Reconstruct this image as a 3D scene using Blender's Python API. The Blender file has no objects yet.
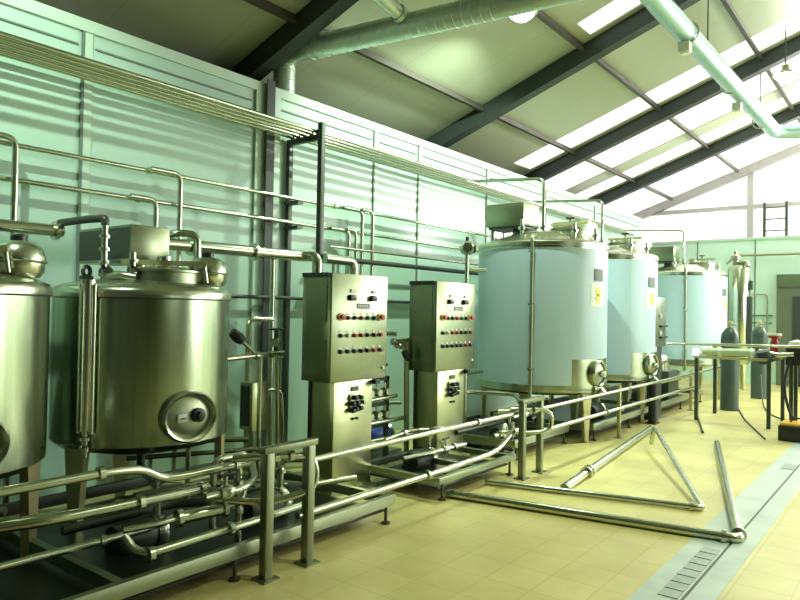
import bpy, bmesh, math, random
from mathutils import Vector, Matrix
C = bpy.context.scene
col = C.collection
random.seed(4)
PI = math.pi
# ------------------------------------------------------------------ camera
FPX = 680.0
yaw = math.atan(526/680.); pit = math.atan(11/680.); rol = math.radians(1.0)
Fv = Vector((-math.sin(yaw)*math.cos(pit), math.cos(yaw)*math.cos(pit), math.sin(pit)))
R0 = Vector((math.cos(yaw), math.sin(yaw), 0)); U0 = R0.cross(Fv)
Rv = R0*math.cos(rol)+U0*math.sin(rol); Uv = -R0*math.sin(rol)+U0*math.cos(rol)
EYE = Vector((0, 0, 1.6))
cd = bpy.data.cameras.new('camera'); cam = bpy.data.objects.new('camera', cd); col.objects.link(cam)
cd.sensor_fit = 'HORIZONTAL'; cd.sensor_width = 36; cd.lens = FPX/800*36; cd.clip_start = .05; cd.clip_end = 200
m = Matrix((Rv, Uv, -Fv)).transposed().to_4x4(); m.translation = EYE
cam.matrix_world = m
C.camera = cam
# ------------------------------------------------------------------ world, exposure, lights
w = bpy.data.worlds.new('world'); C.world = w; w.use_nodes = True
w.node_tree.nodes['Background'].inputs[0].default_value = (.70, .95, .72, 1)
w.node_tree.nodes['Background'].inputs[1].default_value = .25
C.view_settings.view_transform = 'Standard'; C.view_settings.look = 'None'
C.view_settings.exposure = 0.22; C.view_settings.gamma = 1.0; C.view_settings.use_curve_mapping = False
def area(name, loc, tgt, sx, sy, power, colr):
    l = bpy.data.lights.new(name, 'AREA'); l.shape = 'RECTANGLE'; l.size = sx; l.size_y = sy
    l.energy = power; l.color = colr
    o = bpy.data.objects.new(name, l); col.objects.link(o); o.location = loc
    o.rotation_euler = (Vector(tgt)-Vector(loc)).to_track_quat('-Z', 'Y').to_euler(); return o
def spot(name, loc, tgt, power, ang, blend, rad, colr):
    l = bpy.data.lights.new(name, 'SPOT'); l.energy = power; l.spot_size = math.radians(ang); l.spot_blend = blend
    l.shadow_soft_size = rad; l.color = colr
    o = bpy.data.objects.new(name, l); col.objects.link(o); o.location = loc
    o.rotation_euler = (Vector(tgt)-Vector(loc)).to_track_quat('-Z', 'Y').to_euler(); return o
GRN = (.80, 1, .78)
area('area_right_far', (8.2, 14, 2.6), (-4, 14.5, 2.6), 7, 3.6, 520, (.93, 1, .90))  # added light from the far right, source unseen; no gate there
area('fill_right_near', (8.2, 4, 2.8), (-4, 5, 1.5), 4, 1.0, 30, (.85, 1, .78))  # added weak fill from the right; no windows stand there
area('daylight_end_gable', (1.2, 18.4, 4.3), (-1.5, 10, 7.2), 7, 1.2, 1300, (1, .97, .93))
spot('lamp_beam_near', (-3.72, .8, 4.85), (-5.6, 1.6, 3.1), 440, 84, .6, .04, GRN)
spot('lamp_beam_mid', (-3.72, 7.02, 4.94), (-5.3, 7.6, 2.4), 520, 128, .5, .04, GRN)
spot('lamp_beam_far', (-1.72, 11.8, 5.17), (-2.4, 11.8, 0), 420, 140, .6, .1, GRN)
spot('added_floor_spot', (2.0, 5.5, 6.3), (.8, 5.3, 0), 1150, 84, .8, .15, (.95, 1, .74))  # added unseen spot to brighten the floor; no lamp hangs there
# ------------------------------------------------------------------ materials
def mat(name, rgb, rough=.5, metal=0., var=.12, scale=6., bump=0., emit=None, stretch=None):
    M = bpy.data.materials.new(name); M.use_nodes = True
    n = M.node_tree.nodes; k = M.node_tree.links; b = n['Principled BSDF']
    b.inputs['Roughness'].default_value = rough; b.inputs['Metallic'].default_value = metal
    tc = n.new('ShaderNodeTexCoord'); mp = n.new('ShaderNodeMapping'); nz = n.new('ShaderNodeTexNoise')
    k.new(tc.outputs['Object'], mp.inputs[0]); k.new(mp.outputs[0], nz.inputs['Vector'])
    nz.inputs['Scale'].default_value = scale
    if stretch: mp.inputs['Scale'].default_value = stretch
    mx = n.new('ShaderNodeMix'); mx.data_type = 'RGBA'
    mx.inputs['A'].default_value = tuple(c*(1-var) for c in rgb)+(1,)
    mx.inputs['B'].default_value = tuple(min(1, c*(1+var)) for c in rgb)+(1,)
    k.new(nz.outputs['Fac'], mx.inputs['Factor']); k.new(mx.outputs['Result'], b.inputs['Base Color'])
    if bump:
        bp = n.new('ShaderNodeBump'); bp.inputs['Strength'].default_value = bump; bp.inputs['Distance'].default_value = .01
        k.new(nz.outputs['Fac'], bp.inputs['Height']); k.new(bp.outputs[0], b.inputs['Normal'])
    if emit:
        b.inputs['Emission Color'].default_value = tuple(emit[0])+(1,); b.inputs['Emission Strength'].default_value = emit[1]
    return M
STEEL = mat('steel', (.56, .60, .48), .26, 1, .08, 12)
BRUSH = mat('brushed_steel', (.44, .50, .36), .24, 1, .22, 5, stretch=(7, 7, .15))
SATIN = mat('satin_steel', (.34, .38, .26), .42, 1, .06, 20)
CABST = mat('cabinet_steel', (.29, .33, .215), .32, 1, .05, 9)
PEDST = mat('pedestal_steel', (.50, .53, .32), .30, .92, .05, 9)
PIPE = mat('pipe_steel', (.50, .54, .42), .24, 1, .1, 9)
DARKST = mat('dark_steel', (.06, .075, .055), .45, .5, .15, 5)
LEGST = mat('leg_steel', (.50, .48, .24), .4, .6, .1, 5)
FILM = mat('blue_protective_film', (.50, .67, .76), .32, 0, .04, 2.2, stretch=(3, 3, 1))
BEAM = mat('painted_beam', (.035, .050, .042), .55, 0, .12, 3)
PURL = mat('purlin_paint', (.075, .07, .055), .5, 0, .1, 3)
GALV = mat('galvanised_duct', (.62, .74, .66), .36, .6, .15, 14)
BLACK = mat('black_plastic', (.012, .014, .012), .4, 0, .2)
RED = mat('red_plastic', (.42, .035, .02), .4); GREENP = mat('green_plastic', (.03, .18, .06), .4)
YEL = mat('yellow_plastic', (.75, .42, .04), .4); WHITEP = mat('white_plastic', (.75, .78, .70), .4)
BLUEP = mat('blue_paint', (.02, .06, .32), .4); BOTTLE = mat('grey_green_cylinder_paint', (.055, .095, .08), .4, .1, .15, 8)
BOTTOP = mat('dark_cylinder_shoulder', (.03, .06, .04), .4)
PLATE = mat('name_plate', (.09, .14, .11), .6, 0); STICK = mat('white_sticker', (.85, .88, .80), .5, 0, .02)
YSTICK = mat('yellow_mark', (.78, .80, .08), .5, 0, .03); GLASS = mat('pale_glass', (.35, .42, .34), .12, .6)
PARTN = mat('end_partition_panel', (.60, .84, .70), .45, 0, .04, 1.5)
GABLE = mat('translucent_end_sheet', (.85, .85, .82), .6, 0, .02, 1, emit=((1, .97, .96), .75))
SKY = mat('daylit_rooflight', (.85, .85, .82), .5, 0, .02, 1, emit=((1, .93, .95), .95))
CEILGLOW = mat('ceiling_glow_panel', (.80, .80, .76), .5, 0, .03, .7, emit=((1, .94, .93), .62))  # glow added to whiten a ceiling bay, not a rooflight
LAMPG = mat('lamp_glass', (1, 1, 1), .5, 0, 0, 1, emit=((.9, 1, .9), 9))
TRIM = mat('wall_cover_strip', (.50, .67, .55), .4, 0, .03, 2); SEAM = mat('panel_joint', (.13, .19, .15), .5)
BACKW = mat('plain_wall_paint', (.05, .065, .04), .6, 0, .05, 1.2)

SHADE = mat('under_frame_shade', (.015, .022, .015), .35, .2, .3, 3)  # near-black colour puts shade into the sheet below the tanks
def floor_mat():
    M = bpy.data.materials.new('yellow_floor_tiles'); M.use_nodes = True; n = M.node_tree.nodes; k = M.node_tree.links
    b = n['Principled BSDF']; tc = n.new('ShaderNodeTexCoord'); br = n.new('ShaderNodeTexBrick')
    br.offset = 0; br.inputs['Scale'].default_value = 1; br.inputs['Brick Width'].default_value = .30; br.inputs['Row Height'].default_value = .30
    br.inputs['Mortar Size'].default_value = .006; br.inputs['Mortar Smooth'].default_value = .6; br.inputs['Bias'].default_value = 0
    br.inputs['Color1'].default_value = (.66, .61, .25, 1); br.inputs['Color2'].default_value = (.61, .565, .225, 1)
    br.inputs['Mortar'].default_value = (.52, .485, .20, 1)
    k.new(tc.outputs['Object'], br.inputs['Vector'])
    nz = n.new('ShaderNodeTexNoise'); nz.inputs['Scale'].default_value = 1.1; nz.inputs['Detail'].default_value = 5
    k.new(tc.outputs['Object'], nz.inputs['Vector'])
    rp = n.new('ShaderNodeValToRGB'); rp.color_ramp.elements[0].position = .35; rp.color_ramp.elements[0].color = (.78, .76, .70, 1)
    rp.color_ramp.elements[1].position = .6; rp.color_ramp.elements[1].color = (1, 1, 1, 1)
    k.new(nz.outputs['Fac'], rp.inputs[0])
    mx = n.new('ShaderNodeMix'); mx.data_type = 'RGBA'; mx.blend_type = 'MULTIPLY'; mx.inputs['Factor'].default_value = 1
    k.new(br.outputs['Color'], mx.inputs['A']); k.new(rp.outputs['Color'], mx.inputs['B']); k.new(mx.outputs['Result'], b.inputs['Base Color'])
    b.inputs['Roughness'].default_value = .38; return M
def panel_mat(name, c1, period, gap, axis, rough):
    M = bpy.data.materials.new(name); M.use_nodes = True; n = M.node_tree.nodes; k = M.node_tree.links; b = n['Principled BSDF']
    tc = n.new('ShaderNodeTexCoord'); sp = n.new('ShaderNodeSeparateXYZ'); k.new(tc.outputs['Object'], sp.inputs[0])
    md = n.new('ShaderNodeMath'); md.operation = 'PINGPONG'; md.inputs[1].default_value = period/2; k.new(sp.outputs[axis], md.inputs[0])
    lt = n.new('ShaderNodeMath'); lt.operation = 'LESS_THAN'; lt.inputs[1].default_value = gap; k.new(md.outputs[0], lt.inputs[0])
    mx = n.new('ShaderNodeMix'); mx.data_type = 'RGBA'; mx.inputs['A'].default_value = tuple(c1)+(1,); mx.inputs['B'].default_value = tuple(c*.8 for c in c1)+(1,)
    k.new(lt.outputs[0], mx.inputs['Factor'])
    nz = n.new('ShaderNodeTexNoise'); nz.inputs['Scale'].default_value = .8; k.new(tc.outputs['Object'], nz.inputs['Vector'])
    m2 = n.new('ShaderNodeMix'); m2.data_type = 'RGBA'; m2.blend_type = 'MULTIPLY'; m2.inputs['Factor'].default_value = .14
    k.new(mx.outputs['Result'], m2.inputs['A']); k.new(nz.outputs['Fac'], m2.inputs['B']); k.new(m2.outputs['Result'], b.inputs['Base Color'])
    b.inputs['Roughness'].default_value = rough; return M
FLOOR = floor_mat(); CEIL = panel_mat('ceiling_sandwich_panel', (.46, .50, .36), 1.15, .006, 'Y', .28)
WALL = panel_mat('wall_panel', (.46, .67, .56), 40, .0, 'Y', .36)
CONC = mat('grey_screed', (.44, .53, .48), .5, 0, .28, 3.5); GRATE = mat('drain_grate', (.30, .36, .32), .45, .3, .3, 30)

# ------------------------------------------------------------------ mesh helpers
class MB:
    def __init__(s): s.bm = bmesh.new()
    def box(s, x0, x1, y0, y1, z0, z1, bev=0):
        r = bmesh.ops.create_cube(s.bm, size=1, matrix=Matrix.Translation(((x0+x1)/2, (y0+y1)/2, (z0+z1)/2)) @ Matrix.Diagonal((x1-x0, y1-y0, z1-z0, 1)))
        if bev:
            es = list({e for v in r['verts'] for e in v.link_edges})
            bmesh.ops.bevel(s.bm, geom=es, offset=bev, segments=2, affect='EDGES', profile=.5)
        return s
    def lathe(s, prof, c=(0, 0, 0), axis=(0, 0, 1), seg=32, a0=0, a1=2*PI, closed=False):
        # prof: (radius, height) along axis
        q = Matrix.Identity(4) if tuple(axis) == (0, 0, 1) else Vector(axis).to_track_quat('Z', 'Y').to_matrix().to_4x4(); M = Matrix.Translation(c) @ q
        full = abs(a1-a0-2*PI) < 1e-6; n = seg if full else seg+1; rings = []
        for (r, h) in prof:
            if r < 1e-6: rings.append([s.bm.verts.new(M @ Vector((0, 0, h)))])
            else: rings.append([s.bm.verts.new(M @ Vector((r*math.cos(a0+(a1-a0)*i/seg), r*math.sin(a0+(a1-a0)*i/seg), h))) for i in range(n)])
        pr = list(zip(rings, rings[1:]))
        if closed: pr.append((rings[-1], rings[0]))
        for A, B in pr:
            for i in range(seg):
                j = (i+1) % n
                f = [A[0], B[j], B[i]] if len(A) == 1 else ([A[i], A[j], B[0]] if len(B) == 1 else [A[i], A[j], B[j], B[i]])
                if len(A) == 1 and len(B) == 1: continue
                s.bm.faces.new(f)
        if not full and closed:
            for i in (0, n-1):
                s.bm.faces.new([R[i] for R in rings])
        return s
    def cyl(s, r, h, c, axis=(0, 0, 1), seg=20):
        return s.lathe([(0, 0), (r, 0), (r, h), (0, h)], c, axis, seg)
    def ring(s, R, r, c, axis=(0, 0, 1), seg=32, k=8):
        return s.lathe([(R+r*math.cos(2*PI*i/k), r*math.sin(2*PI*i/k)) for i in range(k)], c, axis, seg, closed=True)
    def tube(s, pts, r, fil=0., seg=12, cap=True):
        P = [Vector(p) for p in pts]; path = [P[0]]
        for i in range(1, len(P)-1):
            a = P[i-1]-P[i]; b = P[i+1]-P[i]; f = min(fil, a.length*.49, b.length*.49)
            if f <= 1e-4: path.append(P[i]); continue
            A = P[i]+a.normalized()*f; B = P[i]+b.normalized()*f
            for t in range(6):
                t /= 5.; path.append(A*(1-t)**2+P[i]*2*t*(1-t)+B*t*t)
        path.append(P[-1]); rings = []; nrm = None
        for i, p in enumerate(path):
            if i == 0: d = path[1]-path[0]
            elif i == len(path)-1: d = path[-1]-path[-2]
            else: d = (path[i+1]-p).normalized()+(p-path[i-1]).normalized()
            d.normalize()
            if nrm is None: nrm = d.orthogonal().normalized()
            else: nrm = (nrm-d*nrm.dot(d)).normalized()
            b = d.cross(nrm); rings.append([s.bm.verts.new(p+(nrm*math.cos(2*PI*k/seg)+b*math.sin(2*PI*k/seg))*r) for k in range(seg)])
        for A, B in zip(rings, rings[1:]):
            for k in range(seg): s.bm.faces.new([A[k], A[(k+1) % seg], B[(k+1) % seg], B[k]])
        if cap: s.bm.faces.new(rings[0][::-1]); s.bm.faces.new(rings[-1])
        return s
    def poly(s, pts, ext):
        a = [s.bm.verts.new(p) for p in pts]; b = [s.bm.verts.new(Vector(p)+Vector(ext)) for p in pts]; n = len(a)
        s.bm.faces.new(a); s.bm.faces.new(b[::-1])
        for i in range(n): s.bm.faces.new([a[i], b[i], b[(i+1) % n], a[(i+1) % n]])
        return s
    def build(s, name, m, parent=None, label=None, kind=None):
        bmesh.ops.recalc_face_normals(s.bm, faces=s.bm.faces)
        off = Vector((0, 0, 0)); p = parent
        while p is not None: off += p.location; p = p.parent
        bmesh.ops.translate(s.bm, verts=s.bm.verts, vec=-off)
        me = bpy.data.meshes.new(name); s.bm.to_mesh(me); s.bm.free(); me.materials.append(m)
        for f in me.polygons: f.use_smooth = True
        me.set_sharp_from_angle(angle=math.radians(38))
        o = bpy.data.objects.new(name, me); col.objects.link(o); o.parent = parent
        if label: o['label'] = label
        if kind: o['kind'] = kind
        return o
def struct(name, mb, m): return mb.build(name, m, None, None, 'structure')
def thing(name, loc, label, cat, group=None):
    o = bpy.data.objects.new(name, None); col.objects.link(o); o.location = loc; o.empty_display_size = .1
    o['label'] = label; o['category'] = cat
    if group: o['group'] = group
    return o
def tag(o, label, cat, group=None):
    o['label'] = label; o['category'] = cat
    if group: o['group'] = group
    return o
def copy_tree(o, parent=None, loc=None, label=None):
    c = o.copy(); col.objects.link(c); c.parent = parent
    if loc is not None: c.location = loc
    if label: c['label'] = label
    for ch in list(o.children): copy_tree(ch, c)
    return c
def origin(o, p):
    """move a single-mesh thing's origin to p without moving the mesh"""
    d = Vector(p)-o.location; o.data.transform(Matrix.Translation(-d)); o.location = Vector(p); return o

# ================================================================== SETTING
WX = -5.6; YE = 18.3; YG = 18.8; XR = 8.5; YB = -4.0
def roof(x): return 4.40+.357*(x+5.6)          # underside of the rafters
struct('floor', MB().box(-7.2, XR, YB, YG+.3, -.12, 0), FLOOR)
struct('trim_1', MB().box(-1.32, -.93, YB, YG, -.02, .004), CONC)      # screed strip along the drain
w_ = MB().box(WX-.1, WX, YB, 16.95, 0, 3.98); struct('wall_left', w_, WALL)
struct('trim_2', MB().box(WX-.11, WX+.025, YB, 16.95, 3.90, 4.0), TRIM)
n = 3
for y in (-1.2, .8, 2.88, 6.68, 7.64, 9.5, 11.65, 14.0):
    struct('trim_%d' % n, MB().box(WX, WX+.012, y-.035, y+.035, 0, 3.9), TRIM); n += 1
    struct('trim_%d' % n, MB().box(WX, WX+.016, y-.06, y-.035, 0, 3.9), SEAM); n += 1
ys = [-4, -1.2, .8, 2.88, 4.72, 6.68, 7.64, 9.5, 11.65, 14.0, 16.9]
for a, b in zip(ys, ys[1:]):
    struct('trim_%d' % n, MB().box(WX, WX+.014, a+.06, b-.09, 3.77, 3.785), SEAM); n += 1
struct('wall_end', MB().box(-5.75, XR, YE, YE+.1, 0, 3.48), PARTN)
struct('trim_%d' % n, MB().box(-5.75, XR, YE-.03, YE+.13, 3.48, 3.54), TRIM); n += 1
for x in (-4.6, -3.28, -.8, .6):
    struct('trim_%d' % n, MB().box(x-.012, x+.012, YE-.012, YE, 0, 3.48), SEAM); n += 1
# gable behind the partition
g = MB().poly([(-7.2, YG+.12, 0), (XR, YG+.12, 0), (XR, YG+.12, roof(2)-.357*(XR-2)+.6), (2, YG+.12, roof(2)+.6), (-7.2, YG+.12, roof(-7.2)+.6)], (0, .1, 0))
struct('wall_gable', g, GABLE)
# roof planes: left slope with rooflights between the rafters
def slab(x0, x1, y0, y1, z=.25, t=.1):
    return MB().poly([(x0, y0, roof(x0)+z), (x1, y0, roof(x1)+z), (x1, y0, roof(x1)+z+t), (x0, y0, roof(x0)+z+t)], (0, y1-y0, 0))
RX = 2.2
cb = MB()
def addslab(m, x0, x1, y0, y1, z=.25, t=.1):
    m.poly([(x0, y0, roof(x0)+z), (x1, y0, roof(x1)+z), (x1, y0, roof(x1)+z+t), (x0, y0, roof(x0)+z+t)], (0, y1-y0, 0))
raft = [1.65, 5.16, 9.03, 12.45, 15.85]
sky = [(-3.6, RX, 8.3, 8.75), (-6.2, RX, 11.45, 12.15), (-7.2, RX, 13.0, 14.3), (-7.2, RX, 14.85, 15.55), (-7.2, RX, 15.95, 18.7)]
y = YB
for (a, b, y0, y1) in sky:
    addslab(cb, -7.2, RX, y, y0)
    if a > -7.2: addslab(cb, -7.2, a, y0, y1)
    y = y1
addslab(cb, -7.2, RX, y, YG+.3)
# right slope
cb.poly([(RX, YB, roof(RX)+.25), (XR, YB, roof(RX)+.25-.357*(XR-RX)), (XR, YB, roof(RX)+.46-.357*(XR-RX)), (RX, YB, roof(RX)+.46)], (0, YG+.3-YB, 0))
struct('ceiling', cb, CEIL)
for i, (a, b, y0, y1) in enumerate(sky): struct('window_%d' % (i+1), slab(a, b, y0, y1,   .27, .03), SKY if i != 2 else CEILGLOW)  # third panel is an added ceiling glow, the others are rooflights
struct('wall_right', MB().box(XR, XR+.1, YB, YG+.3, 0, 5.1), BACKW)
struct('wall_rear', MB().poly([(-7.2, YB-.1, 0), (XR, YB-.1, 0), (XR, YB-.1, 5.0), (RX, YB-.1, roof(RX)+.5), (-7.2, YB-.1, roof(-7.2)+.5)], (0, .1, 0)), BACKW)
struct('wall_outer', MB().box(-7.3, -7.2, YB, YG+.3, 0, 4.4), BACKW)
# doorway in the end wall
dx0, dx1 = -2.80, -1.35
struct('door_1', MB().box(dx0, dx1, YE-.10, YE, 0, 2.62), mat('door_frame_paint', (.13, .17, .11), .5))
struct('door_2', MB().box(dx0+.02, dx1, YE-.13, YE-.10, 2.33, 2.62), mat('door_header_paint', (.10, .15, .08), .5))
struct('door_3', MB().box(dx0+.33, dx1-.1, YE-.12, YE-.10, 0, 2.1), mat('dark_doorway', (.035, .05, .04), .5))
for i, z in enumerate((1.45, 1.63)):
    struct('trim_%d' % n, MB().box(-3.7, -2.9, YE-.04, YE, z, z+.03), SEAM); n += 1
# ------------------------------------------------------------------ rafters and purlins
rn = ['dark green painted roof rafter nearest the camera, out over the steel tanks', 'dark roof rafter crossing behind the large spiral duct', 'long dark roof rafter running down to the wall left of the blue-wrapped tanks',
      'dark roof rafter ending above the first blue-wrapped tank', 'dark roof rafter nearest the bright end gable, behind the others']
for i, y1 in enumerate(raft):
    t = thing('roof_rafter', (-7.1, y1-.12, roof(-7.1)), rn[i], 'roof beam', 'dark sloping roof rafters')
    def sl(x0, x1, ya, yb, z0, z1):
        return MB().poly([(x0, ya, roof(x0)+z0), (x1, ya, roof(x1)+z0), (x1, ya, roof(x1)+z1), (x0, ya, roof(x0)+z1)], (0, yb-ya, 0))
    sl(-7.1, RX, y1-.18, y1, 0, .018).build('lower_flange', BEAM, t)
    sl(-7.1, RX, y1-.18, y1, .225, .245).build('upper_flange', BEAM, t)
    sl(-7.1, RX, y1-.175, y1-.13, .018, .225).build('web', BEAM, t)
    sl(-5.5, -5.3, y1-.178, y1-.01, .018, .225).build('stiffener', BEAM, t)
# grey end rafter and gable frame
t = thing('gable_rafter', (-6.5, YG, roof(-6.5)), 'pale grey sloping rafter against the bright end gable', 'roof beam')
MB().poly([(-7.1, YG-.1, roof(-7.1)+.05), (RX, YG-.1, roof(RX)+.05), (RX, YG-.1, roof(RX)+.24), (-7.1, YG-.1, roof(-7.1)+.24)], (0, .18, 0)).build('beam', mat('grey_gable_steel', (.35, .34, .33), .5), t)
GR2 = mat('grey_frame_paint', (.42, .42, .40), .5)
t = tag(MB().box(-3.56, -3.42, YG-.05, YG+.1, 0, roof(-3.5)+.1).build('gable_post', GR2), 'grey vertical post on the bright gable above the end partition', 'post')
t = tag(MB().box(-6.6, XR-.1, YG-.02, YG+.1, 4.32, 4.42).build('gable_rail', GR2), 'grey horizontal rail across the bright gable behind the ladder', 'rail')
pl = ['lowest dark purlin under the roof, nearest the long white wall', 'middle dark purlin under the roof, second up from the long wall', 'upper dark purlin under the roof beyond the straight duct']
segs = [YB]+raft+[YG]
for i, x in enumerate((-5.33, -3.74, -2.14)):
    t = thing('roof_purlin', (x, 0, roof(x)+.2), pl[i], 'roof beam', 'purlins under the roof panels')
    MB().box(x-.03, x+.03, YB, YG-.2, roof(x)+.15, roof(x)+.17).build('lower_flange', PURL, t)
    MB().box(x-.010, x+.010, YB, YG-.2, roof(x)+.17, roof(x)+.24).build('web', PURL, t)
# wall column
t = thing('wall_column', (WX+.06, 4.8, 0), 'dark green steel column standing against the white wall panels', 'column')
MB().box(WX+.01, WX+.03, 4.68, 5.02, 0, 3.9).build('back_flange', TRIM, t); MB().box(WX+.03, WX+.07, 4.82, 4.85, 0, 4.0).build('web', BEAM, t)
MB().box(WX+.07, WX+.085, 4.78, 4.89, 0, 4.03).build('front_flange', BEAM, t)
# floor drain
t = thing('floor_drain', (-1.12, 6, 0), 'narrow channel drain with slotted cover in the grey strip of the yellow floor', 'drain')
MB().box(-1.085, -1.07, YB, YG-.6, .004, .007).build('slot', DARKST, t)
for i in range(8):
    MB().box(-1.21, -1.10, 4.02+i*.13, 4.13+i*.13, .004, .009).build('grate', GRATE, t)
MB().box(-1.21, -1.09, 8.2, 8.5, .004, .009).build('grate', GRATE, t)

# ================================================================== STEEL TANKS (front left)
def tapered_leg(cx, cy, r, ang, ztop, wt, wb, th=.05, gz=.16, m=LEGST, parent=None, label=None):
    a = math.radians(ang); u = Vector((-math.sin(a), math.cos(a), 0)); o = Vector((math.cos(a), math.sin(a), 0)); c = Vector((cx, cy, 0))+o*r
    mb = MB(); pts = []
    zb = ztop-gz
    for (s_, z) in ((-wb, .03), (wb, .03), (wt*.62, zb), (wt, ztop), (-wt, ztop), (-wt*.62, zb)):
        pts.append(c+u*s_/1+Vector((0, 0, z)))
    mb.poly(pts, -o*th); mb.cyl(.045, .03, c-o*th*.5, seg=14)
    return mb.build('leg', m, parent, label)
def steel_tank(cx, cy, label):
    t = thing('mixing_tank', (cx, cy, 0), label, 'tank', 'brushed steel process tanks with conical tops')
    r = .62; c = (cx, cy, 0)
    body = MB().lathe([(0, .50), (.3, .55), (.58, .62), (r, .66), (r, 1.655)], c, seg=72).build('tank_body', BRUSH, t)
    MB().lathe([(r, 1.65), (r+.012, 1.66), (r+.014, 1.70), (r-.005, 1.73), (r-.06, 1.755)], c, seg=72).build('top_rim', STEEL, t)
    MB().lathe([(r-.06, 1.755), (.30, 1.80), (.0, 1.83)], c, seg=64).build('top_dome', SATIN, t)
    for a in (-76, 44, 164): tapered_leg(cx, cy, .60, a, .76, .15, .035, gz=.08, parent=t)
    # side manway facing the aisle
    mc = (cx+r-.02, cy-.03, .845)
    mw = MB().lathe([(.135, .0), (.175, .0), (.178, .05), (.165, .065), (.15, .055), (.145, .02)], mc, (1, -.05, 0), 36).build('manway_ring', STEEL, t)
    MB().lathe([(.15, .02), (.13, .035), (.07, .05), (0, .055)], mc, (1, -.05, 0), 32).build('manway_door', SATIN, mw)
    for q_ in (mw,) + tuple(mw.children):
        for v_ in q_.data.vertices: v_.co.y = -.03+(v_.co.y+.03)*1.2
    MB().lathe([(0, .05), (.05, .05), (.05, .08), (.028, .085), (.028, .11), (0, .115)], (mc[0], mc[1]+.05, mc[2]+.01), (1, 0, 0), 18).build('door_knob', BLACK, mw)
    MB().box(mc[0]+.05, mc[0]+.065, mc[1]-.11, mc[1]-.03, mc[2]-.03, mc[2]+.03, .01).build('door_label', WHITEP, mw)
    MB().box(mc[0]+.066, mc[0]+.068, mc[1]-.09, mc[1]-.05, mc[2]-.007, mc[2]+.003).build('printed_mark', GREENP, mw)
    # top manhole with clamp bar
    hx, hy = cx+.22, cy+.02
    mh = MB().lathe([(.24, 1.76), (.24, 1.845), (.255, 1.85), (.255, 1.865), (.235, 1.87), (.232, 1.86)], (hx, hy, 0), seg=40).build('manhole_collar', SATIN, t)
    MB().lathe([(.23, 1.865), (.15, 1.89), (0, 1.905)], (hx, hy, 0), seg=36).build('manhole_lid', STEEL, mh)
    a = math.radians(48); u = Vector((math.cos(a), math.sin(a), 0)); v = Vector((-u.y, u.x, 0)); p0 = Vector((hx, hy, 1.905))
    MB().poly([p0-u*.30-v*.02, p0+u*.30-v*.02, p0+u*.30+v*.02, p0-u*.30+v*.02], (0, 0, .035)).build('clamp_bar', LEGST, mh)
    MB().tube([p0+u*.28+Vector((0, 0, .02)), p0+u*.30-Vector((0, 0, .12))], .015).build('clamp_bolt', STEEL, mh)
    MB().cyl(.05, .03, p0+Vector((0, 0, .035)), seg=16).build('clamp_nut', STEEL, mh)
    # spray ball / sight lamp drum
    sx, sy = cx+.27, cy+.36
    sl_ = MB().lathe([(.04, 1.70), (.04, 1.76), (.12, 1.765), (.145, 1.80), (.152, 1.88), (.135, 1.94), (.09, 1.98), (0, 1.995)], (sx, sy, 0), seg=28).build('sight_lamp', STEEL, t, 'round polished lamp housing with black cap')
    MB().lathe([(.045, 1.985), (.045, 2.015), (.025, 2.03), (0, 2.03)], (sx, sy, 0), seg=14).build('cap', BLACK, sl_)
    MB().ring(.155, .008, (sx, sy, 1.86)).build('clamp_ring', SATIN, sl_)
    # cover channel with valve fitting on the aisle side
    ca = math.radians(-64); px, py = cx+(r+.03)*math.cos(ca), cy+(r+.03)*math.sin(ca)
    tv = Vector((-math.sin(ca), math.cos(ca), 0)); ch = MB()
    ch.tube([(px-tv.x*.05, py-tv.y*.05, .76), (px-tv.x*.05, py-tv.y*.05, 1.74)], .014); ch.tube([(px+tv.x*.045, py+tv.y*.045, .76), (px+tv.x*.045, py+tv.y*.045, 1.74)], .018)
    ch.tube([(px, py, .78), (px, py, 1.76)], .042, seg=16)
    cc = ch.build('sight_tube', STEEL, t)
    MB().lathe([(0, .60), (.018, .6), (.02, .64), (.035, .645), (.035, .67), (.02, .68), (.02, .71), (.04, .715), (.04, .735), (.02, .74), (.02, .78)], (px, py, 0), seg=16).build('drain_cock', STEEL, cc)
    MB().cyl(.05, .02, (px, py, 1.75), seg=18).build('tube_cap', STEEL, cc)
    # lifting lug
    lx, ly = cx-.02, cy-.44
    MB().ring(.035, .014, (lx, ly, 1.84), (1, .4, 0)).box(lx-.02, lx+.02, ly-.04, ly+.04, 1.76, 1.81).build('lifting_lug', DARKST, t)
    MB().box(cx+r-.004, cx+r+.004, cy+.10, cy+.28, 1.44, 1.56).build('rating_plate', LEGST, t) if False else None
    return t
tk = steel_tank(-4.65, 2.87, 'brushed stainless tank with round side manway, left of the control cabinets')
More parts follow.
